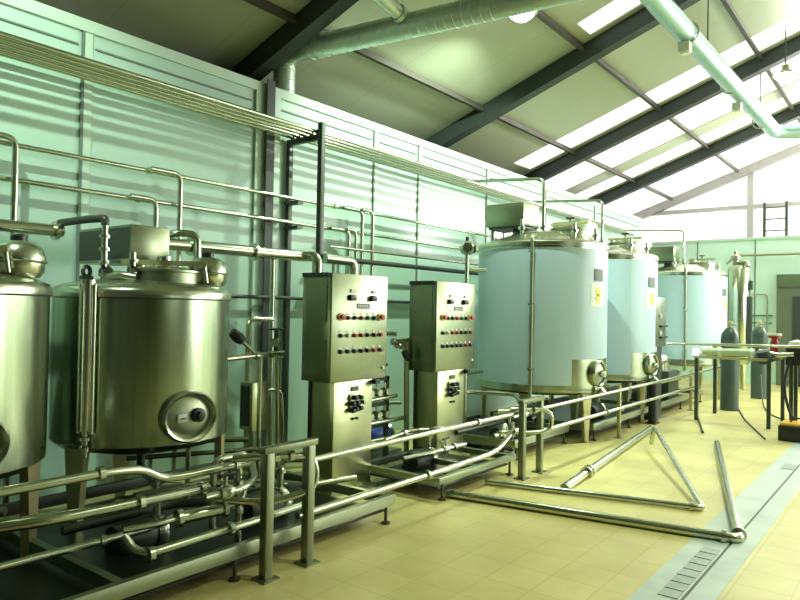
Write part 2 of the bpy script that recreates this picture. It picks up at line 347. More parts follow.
# top valve column and gear box on each
def gear_box(cx, cy, dy, label):
    t = thing('agitator_box', (cx-.3, cy-.03, 1.9), label, 'machine box', 'square gear boxes on the brushed tanks')
    MB().box(cx-.68, cx+.08, cy-.17, cy+.15, 1.93, 2.20, .008).build('housing', CABST, t)
    MB().box(cx-.66, cx+.06, cy-.172, cy-.170, 1.95, 2.18).build('side_panel', DARKST, t, 'dark side panel')
    MB().cyl(.07, .17, (cx-.2, cy+.05, 1.77), seg=18).build('neck', STEEL, t)
    return t
b0 = gear_box(-4.65, 2.87, 0, 'square steel gear box on top of the brushed tank with the round manway')
def valve_stack(x, y, z0, z1, label, arm=None):
    t = thing('valve_column', (x, y, z0), label, 'valve', 'upright valve columns on the tank tops')
    MB().tube([(x, y, z0), (x, y, z1)], .022).build('stem', STEEL, t)
    k = z0+.05
    while k < z1-.02:
        MB().cyl(.038, .02, (x, y, k), seg=16).build('clamp', STEEL, t); k += .09
    MB().lathe([(0, -.04), (.04, -.03), (.05, 0), (.04, .03), (0, .04)], (x-.01, y+.02, z0+.08), (.4, -1, 0), 16).build('valve_body', DARKST, t)
    MB().tube([(x, y, z0+.10), (x+.08, y-.06, z0+.13)], .012).build('handle', BLACK, t)
    return t
v0 = valve_stack(-4.60, 2.52, 1.76, 2.18, 'slim valve column on the brushed tank in front of its square box')
MB().tube([(-4.60, 2.52, 1.80), (-4.45, 2.54, 1.82), (-4.35, 2.62, 1.80)], .03, .06).build('branch', STEEL, v0)
v1 = valve_stack(-4.40, 2.62, 1.77, 1.98, 'short valve cluster between square box and manhole bar on the brushed tank')
# left tank copy
tl = copy_tree(tk, None, (-4.65, 1.49, 0), 'brushed stainless tank cut off by the left edge of the picture')
# ================================================================== BLUE FILM TANKS
def film_tank(cx, cy, label):
    t = thing('storage_tank', (cx, cy, 0), label, 'tank', 'large tanks wrapped in pale blue protective film')
    r = .845; c = (cx, cy, 0); D = math.radians
    MB().lathe([(0, .52), (.4, .55), (.80, .60), (r-.004, .63), (r-.004, 2.50)], c, seg=80).build('tank_body', BRUSH, t)
    # film shell: tall sheet plus a short upper piece above the manway
    f1 = MB().lathe([(r, .72), (r+.006, .72), (r+.006, 2.42), (r, 2.42)], c, seg=70, a0=D(14), a1=D(322), closed=True).build('protective_film', FILM, t)
    MB().lathe([(r, 1.04), (r+.006, 1.04), (r+.006, 2.42), (r, 2.42)], c, seg=16, a0=D(-38), a1=D(14), closed=True).build('upper_film', FILM, f1)
    MB().lathe([(r-.02, 2.44), (r+.02, 2.45), (r+.02, 2.49), (r-.01, 2.52), (r-.05, 2.53)], c, seg=80).build('top_rim', STEEL, t)
    MB().lathe([(r-.05, 2.53), (.42, 2.645), (.40, 2.67), (0, 2.70)], c, seg=64).build('top_dome', STEEL, t)
    for a in (-18, 78, 134, -138): tapered_leg(cx, cy, .80, a, .66, .13, .03, gz=.08, parent=t)
    # manway
    a = D(-9); n_ = (math.cos(a), math.sin(a), 0); mc = (cx+(r-.01)*n_[0], cy+(r-.01)*n_[1], .86)
    mw = MB().lathe([(.13, 0), (.16, 0), (.165, .05), (.15, .07), (.135, .05)], mc, n_, 30).build('manway_ring', STEEL, t)
    MB().lathe([(.14, .03), (.08, .06), (0, .07)], mc, n_, 26).build('manway_door', SATIN, mw)
    MB().lathe([(0, .06), (.035, .06), (.045, .09), (.035, .13), (0, .135)], mc, n_, 16).build('handle', STEEL, mw)
    # outlet below
    MB().tube([(cx+.78, cy-.1, .60), (cx+.86, cy-.12, .60), (cx+.92, cy-.12, .66)], .05, .04).build('outlet', STEEL, t)
    # rating plate and arrow sticker
    MB().lathe([(r+.006, 2.02), (r+.014, 2.02), (r+.014, 2.17), (r+.006, 2.17)], c, seg=6, a0=D(-15), a1=D(-2), closed=True).build('rating_plate', PLATE, t, 'grey metal rating plate')
    st = MB().lathe([(r+.006, 1.70), (r+.010, 1.70), (r+.010, 1.99), (r+.006, 1.99)], c, seg=8, a0=D(-19), a1=D(1), closed=True).build('sticker', STICK, t, 'white sticker with yellow arrows')
    def arrow(z, s, a_):
        o = Vector((math.cos(D(a_)), math.sin(D(a_)), 0)); u = Vector((-o.y, o.x, 0)); p = Vector((cx, cy, z))+o*(r+.011)
        P = [(-.085, 0), (0, .08*s), (.085, 0), (.045, 0), (.045, -.05*s), (-.045, -.05*s), (-.045, 0)]
        return MB().poly([p+u*q[0]*.9+Vector((0, 0, q[1])) for q in P], o*.002)
    arrow(1.875, 1, -9).build('arrow_mark', YSTICK, st); arrow(1.81, -1, -9).build('arrow_mark', YSTICK, st)
    # level tube down the side
    a = D(-72); q = Vector((cx+(r+.035)*math.cos(a), cy+(r+.035)*math.sin(a), 0)); qi = Vector((cx+(.5)*math.cos(a), cy+(.5)*math.sin(a), 0))
    MB().tube([qi+Vector((0, 0, 2.60)), q+Vector((0, 0, 2.56)), q+Vector((0, 0, .52)), qi+Vector((0, 0, .50))], .022, .07).build('level_tube', SATIN, t)
    for z in (.9, 1.7, 2.35): MB().box(q.x-.03, q.x+.03, q.y-.03, q.y+.03, z, z+.03).build('tube_clip', STEEL, t)
    # manhole with lid and wheel
    hx, hy = cx+.34, cy+.12
    mh = MB().lathe([(.25, 2.56), (.25, 2.70), (.265, 2.705), (.265, 2.73), (.24, 2.74)], (hx, hy, 0), seg=36).build('manhole_collar', SATIN, t)
    MB().lathe([(.24, 2.735), (.12, 2.77), (0, 2.79)], (hx, hy, 0), seg=32).build('manhole_lid', STEEL, mh)
    MB().box(hx-.27, hx+.27, hy-.02, hy+.02, 2.79, 2.82).build('clamp_bar', LEGST, mh)
    MB().ring(.05, .01, (hx, hy, 2.88)).tube([(hx, hy, 2.80), (hx, hy, 2.89)], .01).build('hand_wheel', BLACK, mh)
    # small nozzles
    for (ax, ay, h) in ((-.05, -.5, .20), (.55, -.22, .14), (.05, .55, .22), (.62, .3, .12)):
        MB().lathe([(.022, 2.55), (.022, 2.55+h*.6), (.045, 2.56+h*.6), (.045, 2.58+h*.7), (.02, 2.58+h*.75), (.02, 2.62+h)], (cx+ax, cy+ay, 0), seg=16).build('nozzle', STEEL, t)
    # lamp drum
    MB().lathe([(.03, 2.5), (.03, 2.66), (.08, 2.67), (.095, 2.74), (.08, 2.81), (.03, 2.84), (0, 2.84)], (cx+.08, cy+.38, 0), seg=22).build('sight_lamp', STEEL, t)
    # motor gearbox
    gb = MB().box(cx-.67, cx-.10, cy-.36, cy+.10, 2.76, 3.07, .01).build('gear_box', CABST, t)
    MB().box(cx-.64, cx-.12, cy-.34, cy+.08, 2.73, 2.76).build('base_plate', DARKST, gb); MB().cyl(.09, .22, (cx-.28, cy-.12, 2.57), seg=20).build('neck', DARKST, gb)
    MB().tube([(cx-.60, cy-.30, 2.56), (cx-.60, cy-.30, 2.75)], .03).build('support', STEEL, gb); MB().tube([(cx-.60, cy+.02, 2.56), (cx-.60, cy+.02, 2.75)], .02).build('support', STEEL, gb)
    return t
T1 = film_tank(-4.1, 8.42, 'nearest and largest-looking tank in pale blue film, beside the second control cabinet')
T2 = copy_tree(T1, None, (-4.1, 10.52, 0), 'second blue-film tank from the front, with one yellow arrow sticker at its right edge')
T3 = copy_tree(T1, None, (-4.1, 15.18, 0), 'farthest blue-film tank, behind the thin upright control box')
# slim steel column vessel far
t = thing('slim_vessel', (-3.3, 16.6, 0), 'slim upright grey steel vessel beyond the farthest blue tank', 'tank')
MB().lathe([(0, .5), (.2, .55), (.235, .62), (.235, 2.62), (.19, 2.74), (0, 2.80)], (-3.3, 16.6, 0), seg=32).build('vessel_body', BRUSH, t)
for a in (-40, 80, 200): tapered_leg(-3.3, 16.6, .2, a, .65, .05, .02, parent=t)
MB().lathe([(.06, 2.74), (.06, 2.86), (.1, 2.88), (.1, 2.95), (.04, 3.0), (.04, 3.06), (0, 3.06)], (-3.36, 16.55, 0), seg=18).build('top_valve', SATIN, t)
MB().tube([(-3.3, 16.6, 2.78), (-3.12, 16.45, 2.82), (-3.08, 16.4, 2.7)], .05, .05).build('side_pipe', SATIN, t)
MB().box(-3.10, -3.02, 16.45, 16.6, 1.0, 2.05).build('bracket', DARKST, t)
MB().box(-3.10, -3.02, 16.5, 16.62, 2.2, 2.4).build('bracket', DARKST, t)

# ================================================================== CONTROL CABINETS
def cabinet(y0, label, sc=1.0):
    x = -4.0; t = thing('control_cabinet', (x-.18, y0+.38, 0), label, 'control cabinet', 'stainless control cabinets on pedestals')
    bx = MB().box(x-.35, x-.012, y0, y0+.76, 0.975, 1.92, .006).build('cabinet_box', CABST, t)
    MB().box(x-.012, x, y0+.004, y0+.756, .985, 1.915, .004).build('front_panel', CABST, t)
    MB().box(x-.30, x-.05, y0-.008, y0, 1.50, 1.86).build('side_plate', CABST, t); MB().box(x-.30, x-.05, y0-.008, y0, 1.08, 1.34).build('side_plate', CABST, t)
    MB().box(x-.34, x-.02, y0-.02, y0, 1.885, 1.92).build('side_rib', DARKST, t)
    MB().box(x-.30, x-.01, y0+.06, y0+.57, .0, .975, .004).build('pedestal', PEDST, t)
    MB().box(x-.31, x-.28, y0+.05, y0+.58, .0, .97).build('pedestal_back', DARKST, t)
    MB().box(x-.34, x+.02, y0+.02, y0+.60, .0, .03).build('foot_plate', SATIN, t)
    Y = lambda u: y0+.76*u
    for u in (.34, .72):
        MB().box(x, x+.03, Y(u)-.045, Y(u)+.035, 1.685, 1.735, .006).build('rotary_switch', BLACK, t)
        MB().box(x, x+.012, Y(u)-.02, Y(u)+.05, 1.755, 1.785).build('switch_tag', WHITEP, t)
    npl = MB().box(x, x+.004, Y(.43), Y(.67), 1.615, 1.66).build('name_plate', PLATE, t, 'small grey name plate')
    for k in range(7): MB().box(x+.004, x+.0055, Y(.445)+k*.024, Y(.445)+k*.024+.014, 1.625, 1.65).build('letter', WHITEP, npl)
    cs = [RED, BLACK, BLACK, RED, GREENP, BLACK, RED]; row2 = [BLACK, WHITEP, RED, RED, BLACK, BLACK, RED]; row3 = [BLACK, BLACK, BLACK, BLACK, BLACK, RED, BLACK]
    for z, rr in ((1.54, cs), (1.385, row2), (1.245, row3)):
        for k in range(7):
            yy = Y(.15+.118*k)
            if z > 1.5 and k in (0, 6):
                pb = MB().cyl(.036, .008, (x, yy, z), (1, 0, 0), 20).build('emergency_ring', YEL, t)
                MB().lathe([(0, 0), (.015, 0), (.015, .02), (.026, .03), (.026, .045), (0, .05)], (x, yy, z), (1, 0, 0), 16).build('push_button', RED, t); continue
            MB().lathe([(0, 0), (.019, 0), (.019, .012), (.015, .018), (.015, .032), (0, .034)], (x, yy, z-.008), (1, 0, 0), 14).build('push_button', rr[k], t)
            MB().box(x, x+.003, yy-.014, yy+.014, z+.016, z+.036).build('button_tag', WHITEP, t)
    MB().cyl(.014, .012, (x, Y(.93), 1.07), (1, 0, 0), 12).build('lock', WHITEP, t)
    # pneumatic knob cluster on the pedestal
    kc = MB().box(x-.012, x+.01, y0+.25, y0+.40, .70, .86, .005).build('knob_block', SATIN, t)
    for (dy, dz) in ((-.03, .05), (.04, .05), (-.06, 0), (0, 0), (.075, .005), (-.02, -.05), (.04, -.045), (-.06, -.06)):
        MB().lathe([(0, 0), (.02, 0), (.022, .02), (.018, .05), (0, .055)], (x+.008, y0+.32+dy, .78+dz), (1, 0, 0), 12).build('knob', BLACK if dy < .07 else SATIN, kc)
    for dy in (-.02, .035): MB().cyl(.012, .02, (x-.01, y0+.32+dy, .64), (1, 0, 0), 10).build('gland', BLACK, t)
    MB().box(x-.012, x+.002, y0+.28, y0+.37, .885, .925).build('small_tag', PLATE, t)
    MB().box(x-.02, x+.04, y0+.56, y0+.62, .93, .97).build('cable_gland', BLACK, t)
    return t
c1 = cabinet(4.22, 'nearer and larger-looking stainless control cabinet with rows of push buttons')
c2 = copy_tree(c1, None, (-4.18, 5.79+.38, 0), 'second stainless control cabinet, just left of the first blue-film tank')
# narrow control box near second blue tank
t = thing('upright_control_box', (-3.3, 10.72, 0), 'thin upright control box on a post in front of the second and third blue tanks', 'control box')
MB().box(-3.42, -3.25, 10.55, 11.08, 1.12, 1.88, .006).build('cabinet_box', mat('dark_cabinet_paint', (.13, .17, .12), .4, .4), t)
MB().box(-3.40, -3.27, 10.66, 10.95, .02, 1.12).build('post', DARKST, t); MB().box(-3.5, -3.2, 10.6, 11.0, 0, .02).build('foot_plate', SATIN, t)
for z in (1.42, 1.25): MB().box(-3.25, -3.22, 10.75, 11.08, z, z+.03).build('cover_strip', BLACK, t)
for z in (1.6, 1.33): MB().cyl(.03, .03, (-3.25, 10.75, z), (1, 0, 0), 12).build('push_button', WHITEP, t)
t2 = tag(MB().tube([(-3.2, 10.3, .02), (-3.2, 10.3, .62)], .06).box(-3.28, -3.12, 10.2, 10.4, 0, .02).build('pump_motor', BLACK), 'black upright pump standing under the second blue tank edge', 'pump')
origin(t2, (-3.2, 10.3, 0))

# ================================================================== OVERHEAD PIPE BUNDLE AND TRESTLE
bl = ['outermost', 'second from outermost', 'middle', 'second from wall side', 'wall-side']
BX = [-5.13, -5.23, -5.33, -5.43, -5.52]
zb = 3.49
for i, x in enumerate(BX):
    y1 = (8.4, 10.5, 15.1, 15.9, 16.2)[i]
    t = thing('overhead_pipe', (x, 0, zb), bl[i]+' pipe of the five running side by side above the wall rack', 'pipe', 'five parallel overhead pipes')
    if i < 3:
        MB().tube([(x, YB+.2, zb), (x, y1, zb), (-4.08, y1, zb-.07), (-4.08, y1, 2.67)], .021, .09).build('pipe_run', PIPE, t)
        MB().cyl(.04, .03, (-4.08, y1, 2.74)).build('clamp', STEEL, t)
    else: MB().tube([(x, YB+.2, zb), (x, y1, zb)], .021).build('pipe_run', PIPE, t)
t = thing('pipe_trestle', (-5.3, 5.15, 0), 'square tube trestle with two posts holding up the overhead pipes', 'pipe stand')
MB().box(-5.10, -5.04, 5.12, 5.18, 0, 3.58, .004).build('post', DARKST, t); MB().box(-5.58, -5.53, 5.12, 5.18, 0, 3.46, .004).build('post', DARKST, t)
MB().box(-5.56, -5.08, 5.125, 5.175, 3.40, 3.46, .004).build('cross_bar', DARKST, t)
for x in BX: MB().ring(.026, .006, (x, 5.15, zb), (0, 1, 0), 18).build('pipe_clip', BLACK, t)
for z in (2.74, 2.47): MB().box(-5.58, -5.36, 5.10, 5.18, z, z+.035).build('bracket_arm', DARKST, t)
# wall runs
def run(name, pts, r, label, cat='pipe', m=PIPE, fil=.08, clamps=(), group=None):
    t = thing(name, pts[0], label, cat, group)
    MB().tube(pts, r, fil).build('pipe_run', m, t)
    for c in clamps:
        p, ax = Vector(c[0]), c[1]
        MB().cyl(r*1.55, .03, p-Vector(ax).normalized()*.015, ax, 16).build('clamp', STEEL, t)
    return t
U = 2.81; V = 2.545
run('wall_pipe', [(-5.48, YB+.2, U), (-5.48, 9.6, U), (-5.48, 9.6, 2.3)], .020, 'upper thin pipe running along the wall below the overhead bundle', clamps=[((-5.48, 3.4, U), (0, 1, 0)), ((-5.48, 5.8, U), (0, 1, 0))], group='thin pipes along the wall')
run('wall_pipe', [(-5.49, YB+.2, V), (-5.49, 9.6, V), (-5.49, 9.6, 2.1)], .022, 'lower thin pipe running along the wall above the steel tanks', clamps=[((-5.49, 3.3, V), (0, 1, 0)), ((-5.49, 6.1, V), (0, 1, 0))], group='thin pipes along the wall')
g4 = 'thin vertical pipes dropping from the wall runs'
run('drop_pipe', [(-5.42, 1.97, U+.04), (-5.42, 2.25, U+.04), (-5.42, 2.25, .02)], .024, 'thin vertical pipe with a bent top, farthest left above the left tank', group=g4)
run('drop_pipe', [(-5.42, 3.38, U+.01), (-5.42, 3.68, U+.01), (-5.42, 3.68, .02)], .023, 'thin vertical pipe with bent top, right of the square box on the steel tank', group=g4)
run('drop_pipe', [(-5.44, 3.20, V+.01), (-5.44, 3.45, V+.01), (-5.44, 3.45, .02)], .022, 'short vertical pipe dropping behind the square box on the steel tank', group=g4)
run('drop_pipe', [(-5.43, 5.9, U), (-5.43, 6.24, U), (-5.43, 6.24, .02)], .022, 'vertical pipe between the two cabinets, third of four from left', group=g4)
run('drop_pipe', [(-5.40, 6.2, U+.01), (-5.40, 6.40, U+.01), (-5.40, 6.40, .02)], .022, 'vertical pipe between the two cabinets, rightmost of four', group=g4)
run('drop_pipe', [(-5.44, 5.7, V), (-5.44, 6.02, V), (-5.44, 6.02, .02)], .020, 'vertical pipe above the nearer cabinet, leftmost of four', group=g4)
run('drop_pipe', [(-5.41, 5.95, V+.01), (-5.41, 6.11, V+.01), (-5.41, 6.11, .02)], .020, 'vertical pipe above the nearer cabinet, second of four from left', group=g4)
# thick left-edge pipe into valve column
run('thick_pipe', [(-5.1, YB+.3, 2.15), (-5.1, 2.46, 2.15)], .045, 'thick polished pipe entering from the left edge above the left tank', clamps=[((-5.1, 2.41, 2.15), (0, 1, 0))])
run('elbow_pipe', [(-5.1, 2.44, 2.21), (-4.75, 2.48, 2.22), (-4.60, 2.52, 2.22), (-4.60, 2.52, 2.17)], .028, 'dark bent pipe leading onto the valve column over the brushed tank', m=DARKST)
run('elbow_pipe', [(-5.0, 3.18, 2.12), (-4.80, 3.20, 2.20), (-4.72, 3.38, 2.20), (-4.72, 3.38, 1.8)], .03, 'short bent pipe standing right of the square box over the brushed tank')
run('thick_pipe', [(-5.12, 3.35, 2.14), (-5.12, 4.95, 2.15), (-4.95, 5.0, 2.15), (-4.95, 5.0, .02)], .055, 'thick wrapped pipe along the wall bending down beside the nearer cabinet', fil=.1, clamps=[((-5.12, 4.3, 2.145), (0, 1, 0)), ((-5.12, 3.6, 2.14), (0, 1, 0))])
run('thick_pipe', [(-5.0, 5.15, 2.14), (-5.0, 5.62, 2.14), (-5.0, 5.62, .02)], .055, 'thick wrapped elbow pipe above the nearer cabinet', fil=.1)
run('wall_conduit', [(-5.5, 3.0, 1.72), (-5.5, 6.9, 1.72), (-5.5, 8.0, 1.72)], .02, 'thin dark conduit across the wall behind the cabinets', m=DARKST)
run('wall_conduit', [(-5.3, 5.6, 2.18), (-5.3, 9.5, 2.18)], .03, 'dark tube along the wall between the cabinets and first blue tank', m=DARKST)
run('wall_conduit', [(-5.35, 5.6, 2.32), (-5.35, 9.4, 2.32)], .018, 'thin upper tube along the wall left of the first blue tank', m=PIPE)
t = thing('float_valve', (-4.4, 7.0, 0), 'round steel valve head on a pole left of the first blue tank', 'valve')
MB().tube([(-4.4, 7.0, .05), (-4.4, 7.0, 2.33)], .025).build('pole', STEEL, t); MB().cyl(.1, .03, (-4.4, 7.0, 0.0)).build('foot', SATIN, t)
MB().lathe([(0, -.075), (.06, -.07), (.088, -.035), (.092, 0), (.088, .035), (.06, .07), (0, .075)], (-4.4, 7.0, 2.38), (.8, -1, 0), 24).build('valve_head', STEEL, t)
MB().lathe([(.06, .07), (.065, .09), (0, .10)], (-4.4, 7.0, 2.38), (.8, 1.2, 0), 18).build('cap', DARKST, t); MB().cyl(.02, .05, (-4.4, 7.0, 2.46)).build('vent', BLACK, t)
MB().tube([(-4.4, 7.0, 2.12), (-4.25, 7.2, 2.12)], .02).build('branch', STEEL, t)

# ================================================================== PIPE SUPPORT GATES, BASE FRAMES, HANDRAIL PIPES
GATEM = mat('dull_square_tube', (.24, .27, .17), .4, .85, .12, 8)
def gate(y0, y1, zt, label, r=.029):
    x = -3.08; t = thing('pipe_support', (x, (y0+y1)/2, 0), label, 'pipe support', 'low square-post pipe supports')
    MB().box(x-r, x+r, y0-r, y0+r, .012, zt-.02, .003).build('post', GATEM, t); MB().box(x-r, x+r, y1-r, y1+r, .012, zt-.02, .003).build('post', GATEM, t)
    MB().box(x-r-.004, x+r+.004, y0-r-.02, y1+r+.02, zt-.025, zt+.012, .003).build('top_bar', GATEM, t)
    for y in (y0, y1): MB().box(x-.06, x+.06, y-.06, y+.06, 0, .012).build('foot_plate', GATEM, t)
    return t
gate(2.73, 3.07, .77, 'nearest square-post pipe support, holding U-bend in front of the nearer cabinet')
gate(5.95, 6.33, .75, 'pipe support with two posts in front of the first blue tank')
run('u_bend_pipe', [(-3.34, 2.68, .68), (-3.16, 2.86, .70), (-3.08, 3.13, .66), (-3.06, 3.12, .46), (-3.2, 2.86, .40), (-3.4, 2.6, .44)], .024, 'polished U-bend pipe passing through the nearest support frame', fil=.10, clamps=[((-3.12, 2.95, .69), (.3, 1, 0)), ((-3.16, 2.86, .69), (.3, 1, 0))])
run('u_bend_pipe', [(-3.30, 5.85, .64), (-3.05, 6.2, .65), (-2.95, 6.32, .62), (-2.95, 6.32, .45), (-3.05, 6.2, .42), (-3.3, 5.9, .43)], .022, 'polished U-bend pipe at the support in front of the first blue tank', fil=.09, clamps=[((-3.05, 6.15, .645), (.6, 1, 0))])
gr = 'long straight pipes along the aisle side'
run('rail_pipe', [(-3.13, 3.10, .63), (-3.13, 5.92, .63)], .021, 'upper aisle-side pipe between the two support frames, across both cabinets', clamps=[((-3.13, 5.2, .63), (0, 1, 0))], group=gr)
run('rail_pipe', [(-3.1, 3.0, .31), (-3.1, 4.6, .31), (-3.1, 5.5, .33), (-3.15, 5.9, .46)], .024, 'lower aisle-side pipe between the two support frames, just above the frame beam', fil=.2, clamps=[((-3.1, 4.4, .31), (0, 1, 0))], group=gr)
run('rail_pipe', [(-3.1, 6.36, .63), (-3.1, 14.5, .63)], .020, 'upper aisle-side pipe in front of the blue tanks', clamps=[((-3.1, 9.0, .63), (0, 1, 0))], group=gr)
run('rail_pipe', [(-3.1, 6.36, .40), (-3.1, 12.5, .40)], .023, 'lower aisle-side pipe in front of the blue tanks', clamps=[((-3.1, 8.2, .40), (0, 1, 0))], group=gr)
for i, y in enumerate((8.78, 12.2, 14.2)):
    t = thing('rail_post', (-3.14, y, 0), ['slim steel rail post right beside the leg of the first blue tank', 'slim steel rail post by the third blue tank', 'slim steel rail post by the farthest blue tank'][i], 'post', 'rail posts in front of the blue tanks')
    MB().box(-3.175, -3.135, y-.02, y+.02, .01, .68, .003).build('post', LEGST, t); MB().box(-3.21, -3.10, y-.05, y+.05, 0, .01).build('foot_plate', SATIN, t)
# front left pipes
run('process_pipe', [(-3.4, -.6, .72), (-3.4, 1.95, .725), (-3.42, 2.13, .70), (-3.44, 2.26, .62), (-3.42, 2.40, .615), (-3.38, 2.84, .63)], .024, 'uppermost polished pipe at lower left, kinking down below the brushed tank', fil=.08, clamps=[((-3.4, 1.87, .725), (0, 1, 0)), ((-3.39, 2.74, .628), (0, 1, 0))])
run('process_pipe', [(-3.75, .9, .50), (-3.42, 1.62, .535), (-3.4, 2.55, .52)], .027, 'second polished pipe at lower left, bending near the left tank leg', fil=.1, clamps=[((-3.4, 2.1, .527), (0, 1, 0)), ((-3.4, 2.5, .521), (0, 1, 0))])
run('process_pipe', [(-3.6, -.5, .31), (-3.6, 2.3, .30), (-3.75, 2.6, .30)], .022, 'third polished pipe at lower left, behind the bottom frame beam', clamps=[((-3.6, 2.0, .30), (0, 1, 0))])
run('process_pipe', [(-3.42, 2.02, .36), (-3.36, 2.05, .28), (-3.3, 2.12, .27), (-3.28, 2.76, .285), (-3.28, 3.3, .30)], .026, 'lowest polished pipe with a small bend, just above the frame beam', fil=.06, clamps=[((-3.29, 2.10, .27), (.05, 1, 0)), ((-3.28, 2.62, .283), (0, 1, 0))])
t = thing('inline_filter', (-3.42, 2.4, .37), 'thick inline filter tube with end clamps left of the nearest support frame', 'filter')
MB().tube([(-3.48, 2.05, .37), (-3.42, 2.25, .375), (-3.41, 2.34, .38)], .018, .04).build('inlet', STEEL, t)
MB().tube([(-3.41, 2.34, .38), (-3.36, 2.62, .385)], .036, seg=16).build('filter_body', STEEL, t)
for p in ((-3.41, 2.34, .38), (-3.36, 2.62, .385)): MB().cyl(.052, .025, p, (.15, 1, 0), 18).build('clamp', STEEL, t)
MB().tube([(-3.36, 2.64, .385), (-3.34, 2.76, .43), (-3.34, 2.78, .52)], .02, .05).build('outlet', STEEL, t)
for (x, y, z) in ((-3.62, 2.55, .45), (-3.5, 2.9, .56)):
    pass
# skid base frames
def skid(y0, y1, x1, label, zb=.13, zt=.21, wd=.9):
    x0 = x1-wd; t = thing('skid_frame', ((x0+x1)/2, (y0+y1)/2, 0), label, 'base frame', 'low steel base frames under the equipment')
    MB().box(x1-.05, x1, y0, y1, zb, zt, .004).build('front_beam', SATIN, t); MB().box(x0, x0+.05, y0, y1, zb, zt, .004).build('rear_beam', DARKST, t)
    MB().box(x0+.06, x1-.06, y0+.06, y1-.06, zb-.05, zb-.035).build('shade_sheet', SHADE, t, 'dark sheet added for the shade under the frame')  # near-black sheet added to deepen the shade under frames and tanks
    for y in (y0+.03, (y0+y1)/2, y1-.03): MB().box(x0+.05, x1-.05, y-.025, y+.025, zb, zt-.01).build('cross_beam', SATIN, t)
    for x in (x0+.025, x1-.03):
        k = max(2, int((y1-y0)/1.2)+1)
        for i in range(k):
            y = y0+.08+(y1-y0-.16)*i/(k-1)
            MB().lathe([(0, 0), (.035, 0), (.035, .012), (.012, .02), (.012, zb), (0, zb)], (x, y, 0), seg=12).build('foot', DARKST, t)
    return t
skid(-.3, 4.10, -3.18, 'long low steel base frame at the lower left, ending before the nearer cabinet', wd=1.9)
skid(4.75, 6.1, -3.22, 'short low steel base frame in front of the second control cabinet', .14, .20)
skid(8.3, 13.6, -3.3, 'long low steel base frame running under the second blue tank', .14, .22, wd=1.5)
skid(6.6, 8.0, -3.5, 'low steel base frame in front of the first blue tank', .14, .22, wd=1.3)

# ------------------------------------------------------------------ equipment between the cabinets
t = thing('junction_box', (-4.55, 3.9, 0), 'grey-beige junction box on a post between the brushed tank and nearer cabinet', 'junction box')
MB().box(-4.66, -4.5, 3.80, 3.98, .56, .97, .006).build('box', PEDST, t); MB().box(-4.64, -4.54, 3.788, 3.80, .6, .94).build('side_plate', DARKST, t)
MB().box(-4.61, -4.56, 3.86, 3.91, 0.01, .56).build('post', SATIN, t); MB().box(-4.66, -4.5, 3.8, 3.98, 0, .01).build('foot_plate', SATIN, t)
t = thing('hand_valve', (-4.5, 3.8, 1.3), 'hand valve with thick black grip beside the nearer cabinet', 'valve')
MB().tube([(-4.5, 3.82, 1.22), (-4.53, 3.76, 1.28), (-4.56, 3.68, 1.36)], .018).build('stem', STEEL, t)
MB().lathe([(0, -.07), (.035, -.06), (.05, -.02), (.05, .03), (.035, .07), (0, .075)], (-4.56, 3.68, 1.36), (-.3, -.8, .7), 16).build('grip', BLACK, t)
MB().tube([(-4.5, 3.4, 1.18), (-4.5, 3.82, 1.20), (-4.5, 4.15, 1.21)], .022).build('pipe_run', PIPE, t)
for y in (3.82, 3.98, 4.1): MB().cyl(.036, .03, (-4.5, y, 1.2), (0, 1, 0), 16).build('clamp', STEEL, t)
MB().tube([(-4.5, 3.88, 1.2), (-4.5, 3.88, .05)], .024).build('down_pipe', PIPE, t)
t = thing('hand_valve', (-4.55, 4.12, 1.3), 'small wheel valve standing beside the cabinet\'s left side', 'valve')
MB().tube([(-4.55, 4.1, 1.2), (-4.55, 4.1, 1.42)], .018).build('stem', DARKST, t); MB().lathe([(0, 1.26), (.045, 1.27), (.045, 1.33), (0, 1.35)], (-4.55, 4.1, 0), seg=16).build('valve_body', SATIN, t)
MB().ring(.06, .009, (-4.55, 4.1, 1.42)).tube([(-4.61, 4.1, 1.42), (-4.49, 4.1, 1.42)], .008).build('hand_wheel', BLACK, t)
MB().tube([(-4.55, 4.12, 1.2), (-4.55, 4.15, .05)], .022).build('down_pipe', PIPE, t)
run('riser_pipe', [(-5.2, 4.62, .02), (-5.2, 4.62, 2.1)], .028, 'vertical riser pipe right of the dark wall column', group='riser pipes behind the cabinets')
run('riser_pipe', [(-5.05, 4.2, .02), (-5.05, 4.2, 1.5), (-5.05, 4.5, 1.5)], .024, 'short vertical riser pipe behind the junction box', group='riser pipes behind the cabinets')
run('riser_pipe', [(-4.9, 5.75, .02), (-4.9, 5.75, 1.35), (-4.6, 5.9, 1.35)], .03, 'vertical riser pipe seen in the gap between the two cabinets', group='riser pipes behind the cabinets')
run('small_pipe', [(-4.9, 2.9, .42), (-4.3, 3.9, .44), (-4.3, 4.2, .44)], .02, 'thin pipe running behind the nearest support toward the nearer cabinet')
t = thing('lever_valve', (-4.35, 5.6, 1.2), 'lever valve with black handle in the gap between the cabinets', 'valve')
MB().tube([(-4.35, 5.5, 1.28), (-4.35, 5.85, 1.30)], .024).build('pipe_run', STEEL, t); MB().lathe([(0, -.05), (.04, -.04), (.05, 0), (.04, .04), (0, .05)], (-4.35, 5.62, 1.25), (0, 1, 0), 16).build('valve_body', STEEL, t)
MB().lathe([(0, -.06), (.03, -.05), (.04, 0), (.03, .06), (0, .065)], (-4.30, 5.68, 1.14), (.3, .5, -.8), 14).build('grip', BLACK, t); MB().tube([(-4.35, 5.62, 1.25), (-4.30, 5.68, 1.16)], .012).build('stem', STEEL, t)
for y in (5.52, 5.8): MB().cyl(.038, .025, (-4.35, y, 1.28), (0, 1, 0), 14).build('clamp', STEEL, t)
